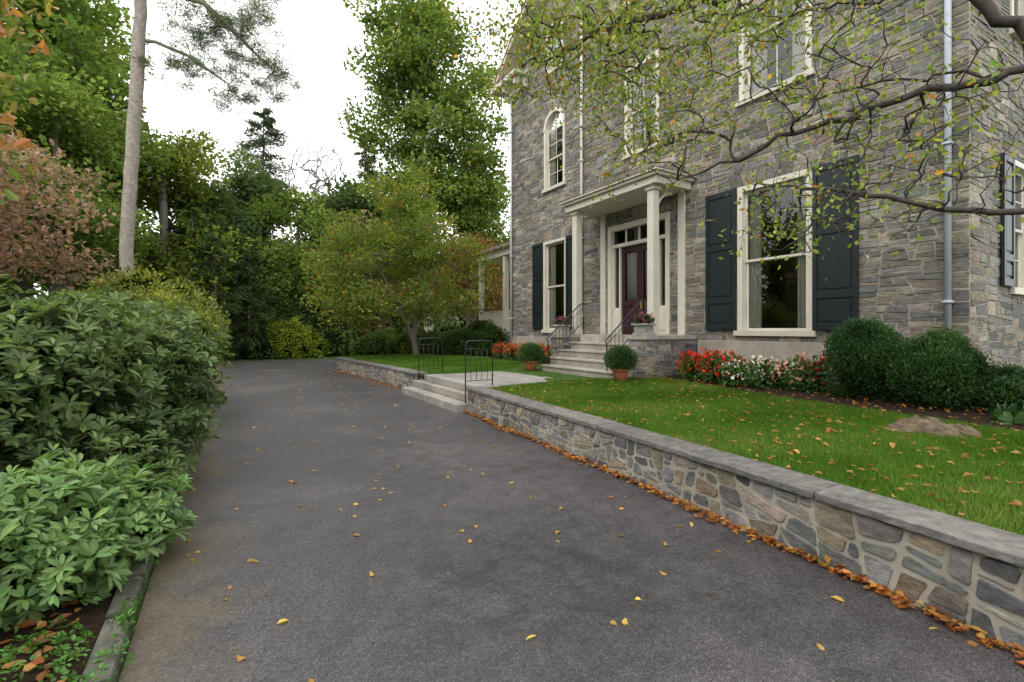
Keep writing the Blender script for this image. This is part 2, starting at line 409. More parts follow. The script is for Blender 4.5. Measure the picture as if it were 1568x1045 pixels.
# ================================================================ GROUND
def sheet(name,pts,z,mat,zz=None):
    V=[(p[0],p[1],z if len(p)<3 else p[2]) for p in pts]; return mk(name,V,[tuple(range(len(V)))],mat)
sheet('ground',[(-150,-60),(150,-60),(150,200),(-150,200)],-.012,FIELD)
wy=[-4,.78,2.38,4.68,8.5]; wxx=[3.05,3.39,3.57,3.76,4.0]
def wallx(y): return float(np.interp(y,wy,wxx))
fy=[12.0,15,18,20.5,21.5]; fxx=[4.17,4.05,3.85,3.8,4.0]
def fwx(y): return float(np.interp(y,fy,fxx))
V=[];F=[]
ys=list(np.linspace(-6,23,59))
for y in ys:
    xl=-.43 if y<19 else -.43-(y-19)**1.6*.5
    xr=(wallx(y) if y<8.5 else (4.0+.17*(y-8.5)/3.5 if y<12 else fwx(min(y,21.5))))+.1
    V+= [(xl,y,0),(xr,y,0)]
for i in range(len(ys)-1): F.append((2*i,2*i+1,2*i+3,2*i+2))
n0=len(V); V+=[(-14,24.5,0),(-14,28.5,0),(5.5,28,0),(6.5,26,0),(4.6,23,0),(V[-2][0],23,0)]
F.append((n0+5,n0+4,n0+3,n0+2,n0+1,n0))
mk('driveway',V,F,ASPH)
sheet('mulch_bed',[(-12,-6),(-.56,-6),(-.56,19),(-3,22),(-12,23)],.03,SOIL)
V=[];F=[];ys=np.linspace(-6,24,61); xs=np.linspace(0,1,13)
for y in ys:
    x0=(wallx(y) if y<8.5 else (4.05 if y<12 else fwx(min(y,21.5))+max(0,y-21.5)*.5))+.25
    if 8.5<=y<=12: x0=4.25
    for t in xs:
        x=x0+(13-x0)*t; V.append((x,y,.43+.11*min(1,max(0,(x-4)/5))+.008*math.sin(x*2.1+y)+(0 if y<21.5 else -(y-21.5)*.17)))
nx=len(xs)
for i in range(len(ys)-1):
    for j in range(nx-1): F.append((i*nx+j,i*nx+j+1,(i+1)*nx+j+1,(i+1)*nx+j))
mk('lawn',V,F,TURF,smooth=True)
def lz(x,y): return .43+.11*np.clip((x-4)/5,0,1)+.008*np.sin(x*2.1+y)
BEDY=[0,1.2,2.2,4.5,6.,7.6]; BEDX=[7.1,7.2,7.45,7.6,8.0,8.35]
def blades(name,x0,x1,y0,y1,n,h):
    x=R.uniform(x0,x1,n); y=R.uniform(y0,y1,n)
    bx=np.interp(y,BEDY+[8.5,11.5,13,16,22],BEDX+[8.5,8.5,8.4,8.4,8.4])
    wxv=np.interp(y,wy,wxx) if y1<9 else np.interp(y,fy,fxx)
    m=(x>wxv+.34)&(x<bx-R.random(n)*.12); x=x[m];y=y[m];n=len(x)
    P=np.stack([x,y,lz(x,y)-.004],1); D=runit(n)*.45+np.array([0,0,1]); hh=h*R.uniform(.5,1.4,n)
    D=nrm(D); S=nrm(np.cross(D,runit(n))); w=.0035*R.uniform(.8,1.6,(n,1))
    V=np.stack([P-S*w,P+S*w,P+D*hh[:,None]],1).reshape(-1,3); F=np.arange(3*n).reshape(n,3)
    pn=.5+.25*np.sin(x*1.7+np.sin(y*2.3))+.2*np.sin(y*3.1+x)+.15*np.sin(x*7+2*np.sin(y*5))
    c=palcol([(.045,.11,.012),(.075,.16,.02),(.11,.21,.033),(.19,.23,.065)],n,np.clip(pn*.6+R.random(n)*.35,0,1),.25)
    mk(name,V,F,LEAFF,None,c)
blades('grass',3.6,8.6,-1,8.4,300000,.055)
blades('grass',4,8.5,11.7,21,50000,.07)

g=G();y=-3.
while y<19:
    L=R.uniform(.35,.75); h=R.uniform(.05,.085); dx=R.normal(0,.012)
    a=R.uniform(.07,.12); g.box(-.56+dx,-.44+dx,y,y+L-.02,-.03,h,(a,a*.98,a*.78)); y+=L
g.build('stone_curb',STONE,bevel=.02)

# ================================================================ retaining walls
RS=np.random.default_rng(3)
WPAL=[(.205,.195,.175),(.155,.15,.14),(.27,.24,.185),(.115,.115,.115),(.19,.165,.125),(.28,.265,.235),(.145,.145,.145),(.24,.19,.13),(.175,.178,.175),(.205,.20,.195)]
def rwall(y0,y1,xf,ends):
    par=empty('stone_retaining_wall'); H=.43
    g=G(); stones(g,[(y0,y1,-.02,H)],lambda u,v,d:(xf(u)-d,u,v),.030,1.8,.3,.0115,.012,WPAL,RS,maxh=.28,ch=.022)
    for e,s in ends: stones(g,[(0,.3,-.02,H)],lambda u,v,d:(xf(e)+u,e+s*d,v),.03,1.5,.2,.012,.009,WPAL,RS,ch=.02)
    g.build('stones',STONE,par)
    g=G(); ys=np.arange(y0,y1+.01,.25); ys[-1]=y1
    for a,b in zip(ys[:-1],ys[1:]):
        V=[(xf(a),a,-.05),(xf(b),b,-.05),(xf(b),b,H),(xf(a),a,H),(xf(a)+.32,a,-.05),(xf(b)+.32,b,-.05),(xf(b)+.32,b,H),(xf(a)+.32,a,H)]
        F=[(0,3,2,1),(4,5,6,7),(3,7,6,2)]
        if a==ys[0]: F.append((0,4,7,3))
        if b==ys[-1]: F.append((1,2,6,5))
        g.add(V,F,(.37,.345,.29))
    g.build('mortar',MORTAR,par)
    g=G(); y=y0-.03
    while y<y1+.02:
        L=min(R.uniform(.7,1.5),y1+.04-y)
        if L<.15: break
        a=R.uniform(.13,.175); b=y+L-.008; o=R.normal(0,.005); z=H+.005; t=.052+R.normal(0,.002)
        m=max(2,int(L/.1)); V=[]
        for q in np.linspace(y,b,m):
            j=R.normal(0,.004); j2=R.normal(0,.003); V+=[(xf(q)-.035+o+j,q,z),(xf(q)+.32,q,z),(xf(q)+.32,q,z+t),(xf(q)-.035+o+j+j2,q,z+t)]
        F=[(0,1,2,3),tuple(4*(m-1)+k for k in (3,2,1,0))]
        for i in range(m-1):
            for k in range(4): F.append((4*i+k,4*i+4+k,4*i+4+(k+1)%4,4*i+(k+1)%4))
        g.add(V,F,(a*1.04,a,a*.92)); y+=L
    g.build('flagstone_cap',STONE,par,bevel=.006)
rwall(-3,8.5,wallx,[(8.5,1)])
rwall(12,20.5,fwx,[(12,-1)])

# ================================================================ walk + entry steps
g=G()
xs=[4.42,5.4,6.4,7.3]
for i in range(3):
    for j in range(3):
        a=R.uniform(.26,.32); y0=8.62+j*.95
        g.box(xs[i],xs[i+1]-.012,y0,y0+.938,.3,.478+R.normal(0,.001),(a,a*.96,a*.88))
g.build('front_walk',CONC,bevel=.006)
g=G()
g.box(3.78,4.2,8.56,11.94,-.05,.155,(.30,.28,.25)); g.box(4.08,4.42,8.56,11.94,.16,.315,(.30,.28,.25)); g.box(4.25,4.75,8.56,11.6,.318,.474,(.31,.29,.26))
g.build('entry_steps',CONC,bevel=.012)
def hoop(y,x0,x1,zb,zt):
    g=G(); I=(.012,.012,.014)
    P=[(x0,y,zb-.4)]+[(x0,y,zb+(zt-zb)*.88)]+[(x0+.02,y,zt-.03),(x0+.08,y,zt),(x1-.08,y,zt),(x1-.02,y,zt-.03),(x1,y,zt-.11),(x1,y,zb)]
    g.tube(P,.013,8,I)
    g.tube([(x0,y,zt-.16),(x1,y,zt-.16)],.008,6,I); g.tube([(x0,y,zb+.12),(x1,y,zb+.12)],.008,6,I)
    for t in np.linspace(0,1,6)[1:-1]: g.tube([(x0+(x1-x0)*t,y,zb+.12),(x0+(x1-x0)*t,y,zt-.16)],.006,6,I)
    c=[(x0-.0-.05+.05*math.cos(a),y,zt-.05+.05*math.sin(a)) for a in np.linspace(0,4.5,10)]; g.tube(c,.009,6,I)
    return g.build('iron_railing',IRON,None,True)
hoop(8.66,4.02,4.62,.47,1.38)
hoop(11.86,4.2,4.85,.47,1.38)

# ================================================================ HOUSE
FX=9.5; Y0,Y1=2.75,16.2; ZE=11.0; PK=9.475; SL=.82
house=empty('stone_house')
CREAM=(.60,.57,.49)
W1=[(4.98,6.54,1.58,4.66),(12.66,13.99,1.6,4.64)]
DOOR=(8.4,10.66,1.47,4.55)
W2=[(5.0,6.5,6.5,9.2),(8.75,9.98,6.42,8.75)]
ARCH=(12.75,13.95,6.45,8.45)
W3=[(12.85,13.8,10.4,12.0),(9.0,10.0,10.6,12.6),(5.4,6.2,10.4,11.8)]
holes=W1+[DOOR]+W2+W3+[ARCH]
yc=(ARCH[0]+ARCH[1])/2; ar=(ARCH[1]-ARCH[0])/2
for k in range(5):
    z0=ARCH[3]+ar*k/5; hw=ar*math.sqrt(max(0,1-((k+.5)/5)**2)); holes.append((yc-hw,yc+hw,z0,z0+ar/5+.001))
HPAL=[(.205,.190,.165),(.162,.153,.14),(.25,.222,.178),(.135,.133,.128),(.195,.175,.142),(.285,.262,.215),(.183,.177,.167),(.23,.195,.145),(.215,.205,.187)]
clips=[(SL,1,ZE+SL*Y1),(-SL,1,ZE-SL*Y0)]
g=G(); RS=np.random.default_rng(11)
stones(g,[(Y0,Y1,1.36,13.2)],lambda u,v,d:(FX-d,u,v),.046,2.9,.17,.0075,.012,HPAL,RS,holes,clips,maxh=.25,ch=.014)
stones(g,[(Y0,Y1,13.2,16.6)],lambda u,v,d:(FX-d,u,v),.2,2.7,.1,.008,.008,HPAL,RS,[],clips)
SH=[(11.2,12.3,2.3,4.45),(11.2,12.3,6.6,8.8)]
stones(g,[(FX,15.5,.55,9.5)],lambda u,v,d:(u,Y0-d,v),.046,2.9,.17,.0075,.012,HPAL,RS,SH,maxh=.25,ch=.014)
g.build('stone_facing',STONE,house)
def backing(g,us,vs,holes,fmap,c,top=None):
    U=sorted(set(us+[h[i] for h in holes for i in (0,1)])); Vv=sorted(set(vs+[h[i] for h in holes for i in (2,3)]))
    for a,b in zip(U[:-1],U[1:]):
        for p,q in zip(Vv[:-1],Vv[1:]):
            cu,cv=(a+b)/2,(p+q)/2
            if any(h[0]<cu<h[1] and h[2]<cv<h[3] for h in holes): continue
            P=[(a,p),(b,p),(b,q),(a,q)]
            if top:
                for cl in clips: P=clip(P,*cl) if P else P
                if not P or len(P)<3: continue
            g.add([fmap(*t) for t in P],[tuple(range(len(P)))],c)
g=G(); MC=(.34,.315,.26)
backing(g,[Y0,Y1],[.2,ZE,17],holes,lambda u,v:(FX,u,v),MC,True)
backing(g,[FX,20],[.2,ZE],SH,lambda u,v:(u,Y0,v),MC)
backing(g,[FX,20],[.2,ZE],[],lambda u,v:(u,Y1,v),MC)
backing(g,[Y0,Y1],[.2,17],[],lambda u,v:(20,u,v),MC,True)
g.build('walls',MORTAR,house)
g=G(); g.box(FX-.05,FX+.1,Y0-.04,7.55,.3,1.36,(.34,.31,.26)); g.box(FX-.05,FX+.1,11.3,Y1+.04,.3,1.36,(.34,.31,.26))
g.build('stucco_base',CONC,house,bevel=.01)

trim=G(); glass=G(); shut=G(); dark=G(); cur=G(); door=G()
SHC=(.010,.017,.019)
class Fr:
    def __init__(s,side): s.side=side
    def box(s,g,u0,u1,v0,v1,d0,d1,c):
        if s.side=='F': g.box(FX-d1,FX-d0,u0,u1,v0,v1,c)
        else: g.box(u0,u1,Y0-d1,Y0-d0,v0,v1,c)
    def pane(s,u0,u1,v0,v1,d):
        if s.side=='F': V=[(FX-d,u1,v0),(FX-d,u0,v0),(FX-d,u0,v1),(FX-d,u1,v1)]
        else: V=[(u0,Y0-d,v0),(u1,Y0-d,v0),(u1,Y0-d,v1),(u0,Y0-d,v1)]
        glass.add(V,[(0,1,2,3)])
def interior(fr,u0,u1,v0,v1,c=(.16,.12,.085)):
    D=1.8
    fr.box(dark,u0-.6,u1+.6,v0-.5,v1+.2,-D-.05,-D,c); fr.box(dark,u0-.65,u0-.6,v0-.5,v1+.2,-D,-.3,c); fr.box(dark,u1+.6,u1+.65,v0-.5,v1+.2,-D,-.3,c)
    fr.box(dark,u0-.6,u1+.6,v0-.55,v0-.5,-D,-.3,c); fr.box(dark,u0-.6,u1+.6,v1+.2,v1+.25,-D,-.3,c)
    m=(u0+u1)/2; fr.box(dark,m-.35,m+.3,v0+1.0,v0+1.6,-D,-D+.04,(.03,.02,.015)); fr.box(dark,m-.6,m+.2,v0-.5,v0+.45,-D+.01,-D+.5,(.025,.015,.01))
def curtain(u0,u1,v0,v1,c=(.8,.77,.70)):
    n=40;V=[];F=[]
    for i in range(n+1):
        u=u0+(u1-u0)*i/n; x=FX+.19+.022*math.sin(i*1.3)+.008*math.sin(i*.7)
        V+=[(x,u,v0),(x,u,v1)]
    for i in range(n): F.append((2*i,2*i+2,2*i+3,2*i+1))
    cur.add(V,F,c)
def window(fr,u0,u1,v0,v1,mv=0,mh=0,sh=0,cas=.1,arch=False,curt=True):
    c=CREAM
    fr.box(trim,u0,u0+cas,v0,v1,-.14,.035,c); fr.box(trim,u1-cas,u1,v0,v1,-.14,.035,c)
    if not arch: fr.box(trim,u0+cas,u1-cas,v1-cas,v1,-.14,.033,c)
    fr.box(trim,u0-.06,u1+.06,v0-.11,v0-.001,-.14,.085,(.54,.51,.43))
    a,b=u0+cas+.002,u1-cas-.002; t=v1-(0 if arch else cas)-.002; m=(v0+t)/2
    s=.05
    for (p,q,d) in ((v0,m+.02,-.11),(m-.02,t,-.07)):
        fr.box(trim,a,a+s,p,q,d-.03,d,c); fr.box(trim,b-s,b,p,q,d-.03,d,c)
        fr.box(trim,a+s,b-s,p,p+s,d-.031,d-.001,c); fr.box(trim,a+s,b-s,q-s,q,d-.031,d-.001,c)
        for i in range(1,mv+1): uu=a+(b-a)*i/(mv+1); fr.box(trim,uu-.012,uu+.012,p+s,q-s,d-.025,d-.004,c)
        for i in range(1,mh+1): vv=p+(q-p)*i/(mh+1); fr.box(trim,a+s,b-s,vv-.012,vv+.012,d-.024,d-.005,c)
        fr.pane(a+s-.005,b-s+.005,p+s-.005,q-s+.005,d-.018)
    interior(fr,u0,u1,v0,v1+(ar if arch else 0))
    if curt and fr.side=='F':
        w=(b-a)*(.22 if sh>.7 else .3); curtain(a-.05,a+w,v0,v1,); curtain(b-w,b+.05,v0,v1)
    if sh:
        for (p,q) in ((u0-sh-.015,u0-.015),(u1+.015,u1+sh+.015)):
            H=v1-v0; st=.075
            fr.box(shut,p,q,v0+.01,v1-.01,.03,.05,SHC)
            fr.box(shut,p,p+st,v0+.01,v1-.01,.051,.075,SHC); fr.box(shut,q-st,q,v0+.01,v1-.01,.051,.075,SHC)
            for z in (0,.2,.6,1):
                zz=v0+.01+(H-.02-.12)*z; fr.box(shut,p+st,q-st,zz,zz+.12,.051,.074,SHC)
            for z0,z1 in ((0,.2),(.2,.6),(.6,1)):
                za=v0+.13+(H-.14)*z0+.05; zb=v0+.01+(H-.14)*z1-.05
                fr.box(shut,p+st+.045,q-st-.045,za,zb,.05,.066,SHC)
F_=Fr('F');S_=Fr('S')
window(F_,*W1[0],sh=.62) if False else None
window(F_,*W1[0],sh=.76,cas=.12); window(F_,*W1[1],sh=.62)
window(F_,*W2[0],mv=1,cas=.11); window(F_,*W2[1],mv=1,mh=1)
for w in W3: window(F_,*w,mv=1)
window(F_,*ARCH,mv=1,mh=1,arch=True)
window(S_,*SH[0],mv=1,mh=1,sh=.5,cas=.09); window(S_,*SH[1],mv=1,mh=1,cas=.09)
n=20;V=[];F=[]
for i in range(n+1):
    t=math.pi*i/n
    for r,d in ((ar+.02,.05),(ar-.1,.05),(ar-.1,-.12),(ar+.02,-.12)): V.append((FX-d,yc+r*math.cos(t),ARCH[3]+r*math.sin(t)))
for i in range(n):
    for k in range(4): F.append((4*i+k,4*i+4+k,4*i+4+(k+1)%4,4*i+(k+1)%4))
trim.add(V,F,CREAM)
V=[(FX+.09,yc+(ar-.08)*math.cos(math.pi*i/n),ARCH[3]+(ar-.08)*math.sin(math.pi*i/n)) for i in range(n+1)]; glass.add(V,[tuple(range(n+1))])
trim.box(FX+.06,FX+.085,yc-.014,yc+.014,ARCH[3],ARCH[3]+ar-.1,CREAM)
g=G()
for i in range(11):
    t0=math.pi*i/11+.02;t1=math.pi*(i+1)/11-.02;r0,r1=ar+.025,ar+.3
    P=[(r*math.cos(t),r*math.sin(t)) for r,t in ((r0,t0),(r1,t0),(r1,t1),(r0,t1))]
    V=[(FX-.010,yc+a,ARCH[3]+b) for a,b in P]+[(FX-.028,yc+a*.995,ARCH[3]+b*.995) for a,b in P]
    cc=np.array(HPAL[i%9])*R.uniform(1.,1.3); g.add(V,[(4,5,6,7)]+[(k,(k+1)%4,4+(k+1)%4,4+k) for k in range(4)],tuple(cc))
for (u0,u1,v0,v1) in W1:
    for i in range(7):
        a=u0-.12+(u1-u0+.24)*i/7; b=u0-.12+(u1-u0+.24)*(i+1)/7-.012; m=(u0+u1)/2; sk=.14
        q=[(a,v1+.01),(b,v1+.01),(b+(b-m)*sk,v1+.3),(a+(a-m)*sk,v1+.3)]
        V=[(FX-.008,s,t) for s,t in q]+[(FX-.03,s,t) for s,t in q]; cc=np.array(HPAL[(i*5)%9])*R.uniform(.9,1.2)
        g.add(V,[(4,5,6,7)]+[(k,(k+1)%4,4+(k+1)%4,4+k) for k in range(4)],tuple(cc))
g.build('window_arch_stones',STONE,house)

# door
d0,d1,dz0,dz1=DOOR; DC=(.034,.012,.018)
F_.box(trim,d0,d0+.13,dz0,dz1,-.1,.04,CREAM); F_.box(trim,d1-.13,d1,dz0,dz1,-.1,.04,CREAM); F_.box(trim,d0+.13,d1-.13,dz1-.15,dz1,-.1,.038,CREAM)
F_.box(trim,d0+.13,d1-.13,3.92,4.02,-.14,-.0,CREAM)
sl=.30
for (a,b) in ((d0+.13,d0+.13+sl),(d1-.13-sl,d1-.13)):
    F_.box(trim,a,b,dz0,dz0+.75,-.14,-.04,CREAM); F_.box(trim,a+.06,b-.06,dz0+.12,dz0+.65,-.04,-.025,CREAM)
    F_.box(trim,a,a+.05,dz0+.75,3.92,-.14,-.04,CREAM); F_.box(trim,b-.07,b,dz0+.75,3.92,-.14,-.02,CREAM)
    F_.pane(a+.05,b-.07,dz0+.75,3.92,-.1)
F_.pane(d0+.13,d1-.13,4.02,dz1-.15,-.1)
for i in (1,2,3): u=d0+.13+(d1-d0-.26)*i/4; F_.box(trim,u-.02,u+.02,4.02,dz1-.15,-.12,-.06,CREAM)
a,b=d0+.13+sl,d1-.13-sl; m=(a+b)/2
for (p,q) in ((a+.004,m-.004),(m+.004,b-.004)):
    st=.12
    F_.box(door,p,p+st,dz0+.02,3.91,-.15,-.1,DC); F_.box(door,q-st,q,dz0+.02,3.91,-.15,-.1,DC)
    for z,h in ((dz0+.02,.22),(2.25,.16),(3.75,.16)): F_.box(door,p+st,q-st,z,z+h,-.15,-.101,DC)
    F_.box(door,p+st,q-st,dz0+.24,2.25,-.14,-.125,DC); F_.box(door,p+st+.04,q-st-.04,dz0+.3,2.19,-.125,-.112,DC)
    F_.pane(p+st,q-st,2.41,3.75,-.12)
    F_.box(cur,p+st+.03,q-st-.03,2.43,3.73,-.16,-.155,(.55,.52,.46))
F_.box(door,m-.08,m-.05,2.15,2.4,-.1,-.06,(.3,.22,.08))
interior(F_,d0,d1,dz0,dz1,(.05,.035,.03))

# hood
hx0,hy0,hy1=8.2,7.65,11.22
trim.box(hx0+.1,FX-.02,hy0+.1,hy1-.1,4.93,5.10,CREAM)
trim.box(hx0+.02,FX-.02,hy0+.02,hy1-.02,5.103,5.17,CREAM)
trim.box(hx0-.04,FX-.02,hy0-.04,hy1+.04,5.173,5.215,CREAM)
g=G(); V=[(hx0-.05,hy0-.05,5.218),(hx0-.05,hy1+.05,5.218),(FX-.03,hy1+.05,5.218),(FX-.03,hy0-.05,5.218),(hx0+.9,hy0+.9,5.34),(hx0+.9,hy1-.9,5.34),(FX-.03,hy1-.9,5.34),(FX-.03,hy0+.9,5.34)]
g.add(V,[(0,1,5,4),(0,4,7,3),(1,2,6,5),(4,5,6,7),(2,3,7,6)],(.30,.16,.13)); g.build('hood_roof',ROOF,house)
for yy in (8.02,10.86):
    x=8.5
    trim.box(x-.12,x+.12,yy-.12,yy+.12,1.475,1.60,CREAM); trim.box(x-.095,x+.095,yy-.095,yy+.095,1.602,4.83,CREAM)
    trim.box(x-.13,x+.13,yy-.13,yy+.13,4.832,4.928,CREAM)
    trim.box(FX-.06,FX-.0,yy-.1,yy+.1,1.475,4.928,CREAM)
for yy in (8.02,10.86):
    P=[(8.6+.0,yy,4.3)]+[(8.6+.55*(1-math.cos(t)),yy,4.3+.55*math.sin(t)) for t in np.linspace(.2,1.5,6)]; trim.tube(P,.035,6,CREAM)

g=G(); RS=np.random.default_rng(5)
for (p,q) in ((7.6,8.13),(10.68,11.2)):
    stones(g,[(p,q,.4,1.38)],lambda u,v,d:(7.85-d,u,v),.03,1.8,.15,.008,.01,WPAL,RS)
    stones(g,[(7.85,FX,.4,1.38)],lambda u,v,d:(u,p-d,v),.04,2,.15,.008,.01,WPAL,RS)
    stones(g,[(7.85,8.6,.4,1.38)],lambda u,v,d:(u,q+d,v),.04,2,.15,.008,.01,WPAL,RS)
g.build('porch_pier_stones',STONE,house)
g=G()
for (p,q) in ((7.6,8.13),(10.68,11.2)): g.box(7.85,FX,p,q,.3,1.38,(.30,.28,.24))
g.build('porch_piers',MORTAR,house)
g=G(); SC=(.36,.335,.285)
for (p,q) in ((7.6,8.13),(10.68,11.2)): g.box(7.8,FX-.06,p-.04,q+.03,1.382,1.47,SC)
g.box(8.42,FX-.06,8.162,10.638,.3,1.466,SC)
for i in range(4):
    zt=1.27-.2*i; x=8.42-.29*(i+1); ya,yb=(8.14,10.67) if x>7.84 else (8.0,10.8)
    g.box(x,x+.31,ya,yb,.3,zt-.05,(.31,.285,.245)); g.box(x-.03,x+.312,ya-(0 if x>7.84 else .02),yb+(0 if x>7.84 else .02),zt-.047,zt,SC)
g.build('porch_steps',CONC,house,bevel=.008)
g=G(); I=(.012,.012,.014)
for yy in (8.25,10.55):
    P=[(7.3,yy,.5),(7.3,yy,1.25),(7.26,yy,1.36),(7.36,yy,1.44),(8.3,yy,2.25),(8.42,yy,2.32),(8.56,yy,2.32)]
    g.tube(P,.016,6,I); g.tube([(7.3,yy,.85),(8.4,yy,1.75)],.01,6,I); g.tube([(8.5,yy,1.47),(8.5,yy,2.32)],.014,6,I)
    g.tube([(7.3,yy,1.28),(8.45,yy,2.18)],.008,6,I)
    for x in np.arange(7.42,8.45,.12):
        zb=.85+(x-7.3)*.82; g.tube([(x,yy,zb),(x,yy,zb+.53)],.007,5,I)
g.build('stair_railings',IRON,house,True)
g=G()
for yy,top,c in ((2.98,10.9,(.40,.44,.50)),(16.1,10.9,(.45,.47,.48)),(11.8,14,(.55,.54,.5))):
    g.tube([(FX-.09,yy,.5),(FX-.09,yy,top)],.045,10,c)
    for z in np.arange(2,top,2.4): g.box(FX-.15,FX-.0,yy-.06,yy+.06,z,z+.04,c)
g.build('drainpipes',PAINT,house,True)
g=G(); RC=(.30,.12,.07); sof=G()
OH=.62; th=.05
for s,yb in ((1,Y1),(-1,Y0)):
    ye=yb+s*OH; ze=ZE+.12; zp=ze+abs(ye-PK)*SL
    for gg,o,t,x0,c in ((sof,0,.16,9.06,CREAM),(g,.163,th,9.03,RC)):
        V=[(x0,ye,ze+o),(20.5,ye,ze+o),(20.5,PK,zp+o),(x0,PK,zp+o),(x0,ye,ze+o+t),(20.5,ye,ze+o+t),(20.5,PK,zp+o+t),(x0,PK,zp+o+t)]
        gg.add(V,[(3,2,1,0),(4,5,6,7),(0,1,5,4),(1,2,6,5),(2,3,7,6),(3,0,4,7)],c)
g.build('roof',ROOF,house); sof.build('rake_boards',PAINT,house)
for s,yb in ((1,Y1),(-1,Y0)):
    a,b=sorted((yb-s*.0,yb+s*.7)); trim.box(8.92,20.4,a,b,ZE-.12,ZE+.1,CREAM)
    a,b=sorted((yb-s*1.3,yb)); trim.box(8.92,FX-.03,a,b,ZE-.12,ZE+.1,CREAM)
    a,b=sorted((yb-s*1.2,yb+s*.25)); trim.box(FX-.2,FX-.03,a,b,ZE-.5,ZE-.121,CREAM)
    a,b=sorted((yb+.0,yb+s*.2)); trim.box(FX,20,a,b,ZE-.5,ZE-.121,CREAM)
    for q in (0.1,.95): 
        yy=yb-s*q; trim.box(9.02,FX-.2,yy-.06,yy+.06,ZE-.36,ZE-.121,CREAM)
    for x in np.arange(9.7,19,1.2): a,b=sorted((yb+s*.2,yb+s*.6)); trim.box(x,x+.12,a,b,ZE-.34,ZE-.121,CREAM)
    g=G(); a,b=sorted((yb+s*.68,yb+s*.78)); g.box(8.86,20.5,a,b,ZE+.0,ZE+.1,(.34,.17,.10)); g.box(8.88,9.3,min(yb-s*1.35,yb+s*.75),max(yb-s*1.35,yb+s*.75),ZE+.102,ZE+.13,(.34,.17,.10)); g.build('gutter',ROOF,house)
trim.build('cream_trim',PAINT,house,bevel=.005); shut.build('shutters',DARKP,house,bevel=.004); door.build('front_door',DARKP,house,bevel=.004)
glass.build('window_glass',GLASS,house); dark.build('interior',FABRIC,house); cur.build('curtains',FABRIC,house,True)
g=G(); c=CREAM
g.box(10.6,15,16.25,21.2,1.25,1.42,(.4,.37,.32)); g.box(10.55,10.75,21.0,21.2,.3,4.9,c); g.box(10.55,10.75,18.6,18.8,1.42,4.9,c)
g.box(10.5,15,16.25,21.3,4.9,5.2,c); g.box(10.6,10.66,16.3,21.0,2.4,2.46,c); g.box(10.6,10.66,16.3,21.0,1.5,1.56,c)
for y in np.arange(16.35,21,.13): g.box(10.61,10.65,y,y+.045,1.56,2.4,c)
for y in np.arange(16.35,21,.16): g.box(10.62,10.64,y,y+.1,.4,1.25,(.3,.28,.24))
g.build('side_porch',PAINT,house)
g=G(); g.add([(10.3,16.22,5.22),(10.3,21.5,5.22),(13,21.5,6.2),(13,16.22,6.2),(10.3,16.22,5.3),(10.3,21.5,5.3),(13,21.5,6.3),(13,16.22,6.3)],[(3,2,1,0),(4,5,6,7),(0,1,5,4),(1,2,6,5),(2,3,7,6),(3,0,4,7)],(.2,.17,.15)); g.build('side_porch_roof',ROOF,house)

# ================================================================ beds, rock, pots, flowers
V=[];F=[]; ys=np.linspace(-1,7.58,30)
for y in ys:
    xb=float(np.interp(y,BEDY,BEDX))
    V+=[(xb,y,lz(xb,y)-.01),(xb+.15,y,lz(xb,y)+.035),((xb+9.46)/2,y,.6),(9.46,y,.61)]
for i in range(len(ys)-1):
    for k in range(3): F.append((4*i+k,4*i+k+1,4*i+5+k,4*i+4+k))
mk('planting_bed',V,F,SOIL,smooth=True)
V=[(8.4,11.3,.56),(9.46,11.3,.6),(9.46,16.3,.6),(8.4,16.3,.56)]; mk('planting_bed',V,[(0,1,2,3)],SOIL)
g=G()
for (cx,cy,r,s) in ((6.5,2.25,.24,1),(6.72,2.02,.17,.8),(6.3,2.42,.12,.8)):
    V=[];F=[];nu,nv=18,9
    for i in range(nv+1):
        for j in range(nu):
            ph=math.pi*i/nv*.55; th=2*math.pi*j/nu; k=1+.2*math.sin(3*th+cx*5)+.1*math.sin(5*th+cy*7)+R.normal(0,.04)
            V.append((cx+r*k*math.sin(ph)*math.cos(th),cy+r*1.2*k*math.sin(ph)*math.sin(th),.46+.75*r*math.cos(ph)*(1+R.normal(0,.08))))
    for i in range(nv):
        for j in range(nu): F.append((i*nu+j,(i+1)*nu+j,(i+1)*nu+(j+1)%nu,i*nu+(j+1)%nu))
    g.add(V,F,(.13,.10,.065))
g.build('rock',STONE)
G1=[(.02,.055,.012),(.04,.10,.02),(.07,.15,.03)]
def potted(x,y,zb):
    par=empty('potted_boxwood'); g=G()
    g.lathe((x,y,zb),[(.12,0),(.16,.2),(.17,.22),(.195,.22),(.2,.28),(.175,.28),(.16,.24)],20,(.42,.15,.07)); g.build('terracotta_pot',TERRA,par,True)
    bush('x',[((x,y,zb+.48),(.32,.32,.26))],7000,.03,.018,G1,.86,.08,zmin=zb+.22,rough=.3,parent=par)
potted(7.2,7.7,.5); potted(7.05,11.0,.49)
def planter(x,y,zb):
    par=empty('flower_planter'); g=G()
    g.box(x-.17,x+.17,y-.2,y+.2,zb,zb+.05,(.3,.29,.26)); g.box(x-.14,x+.14,y-.17,y+.17,zb+.05,zb+.22,(.27,.26,.23)); g.box(x-.18,x+.18,y-.21,y+.21,zb+.222,zb+.27,(.32,.3,.27))
    g.build('stone_box',STONE,par,bevel=.01)
    bush('x',[((x,y,zb+.33),(.18,.22,.12))],1000,.06,.035,G1,.7,.3,zmin=zb+.26,parent=par)
    bush('x',[((x,y,zb+.36),(.18,.22,.12))],150,.045,.045,[(.6,.05,.25),(.75,.2,.45)],0,.2,zmin=zb+.3,parent=par)
planter(8.05,7.88,1.472); planter(8.05,10.94,1.472)
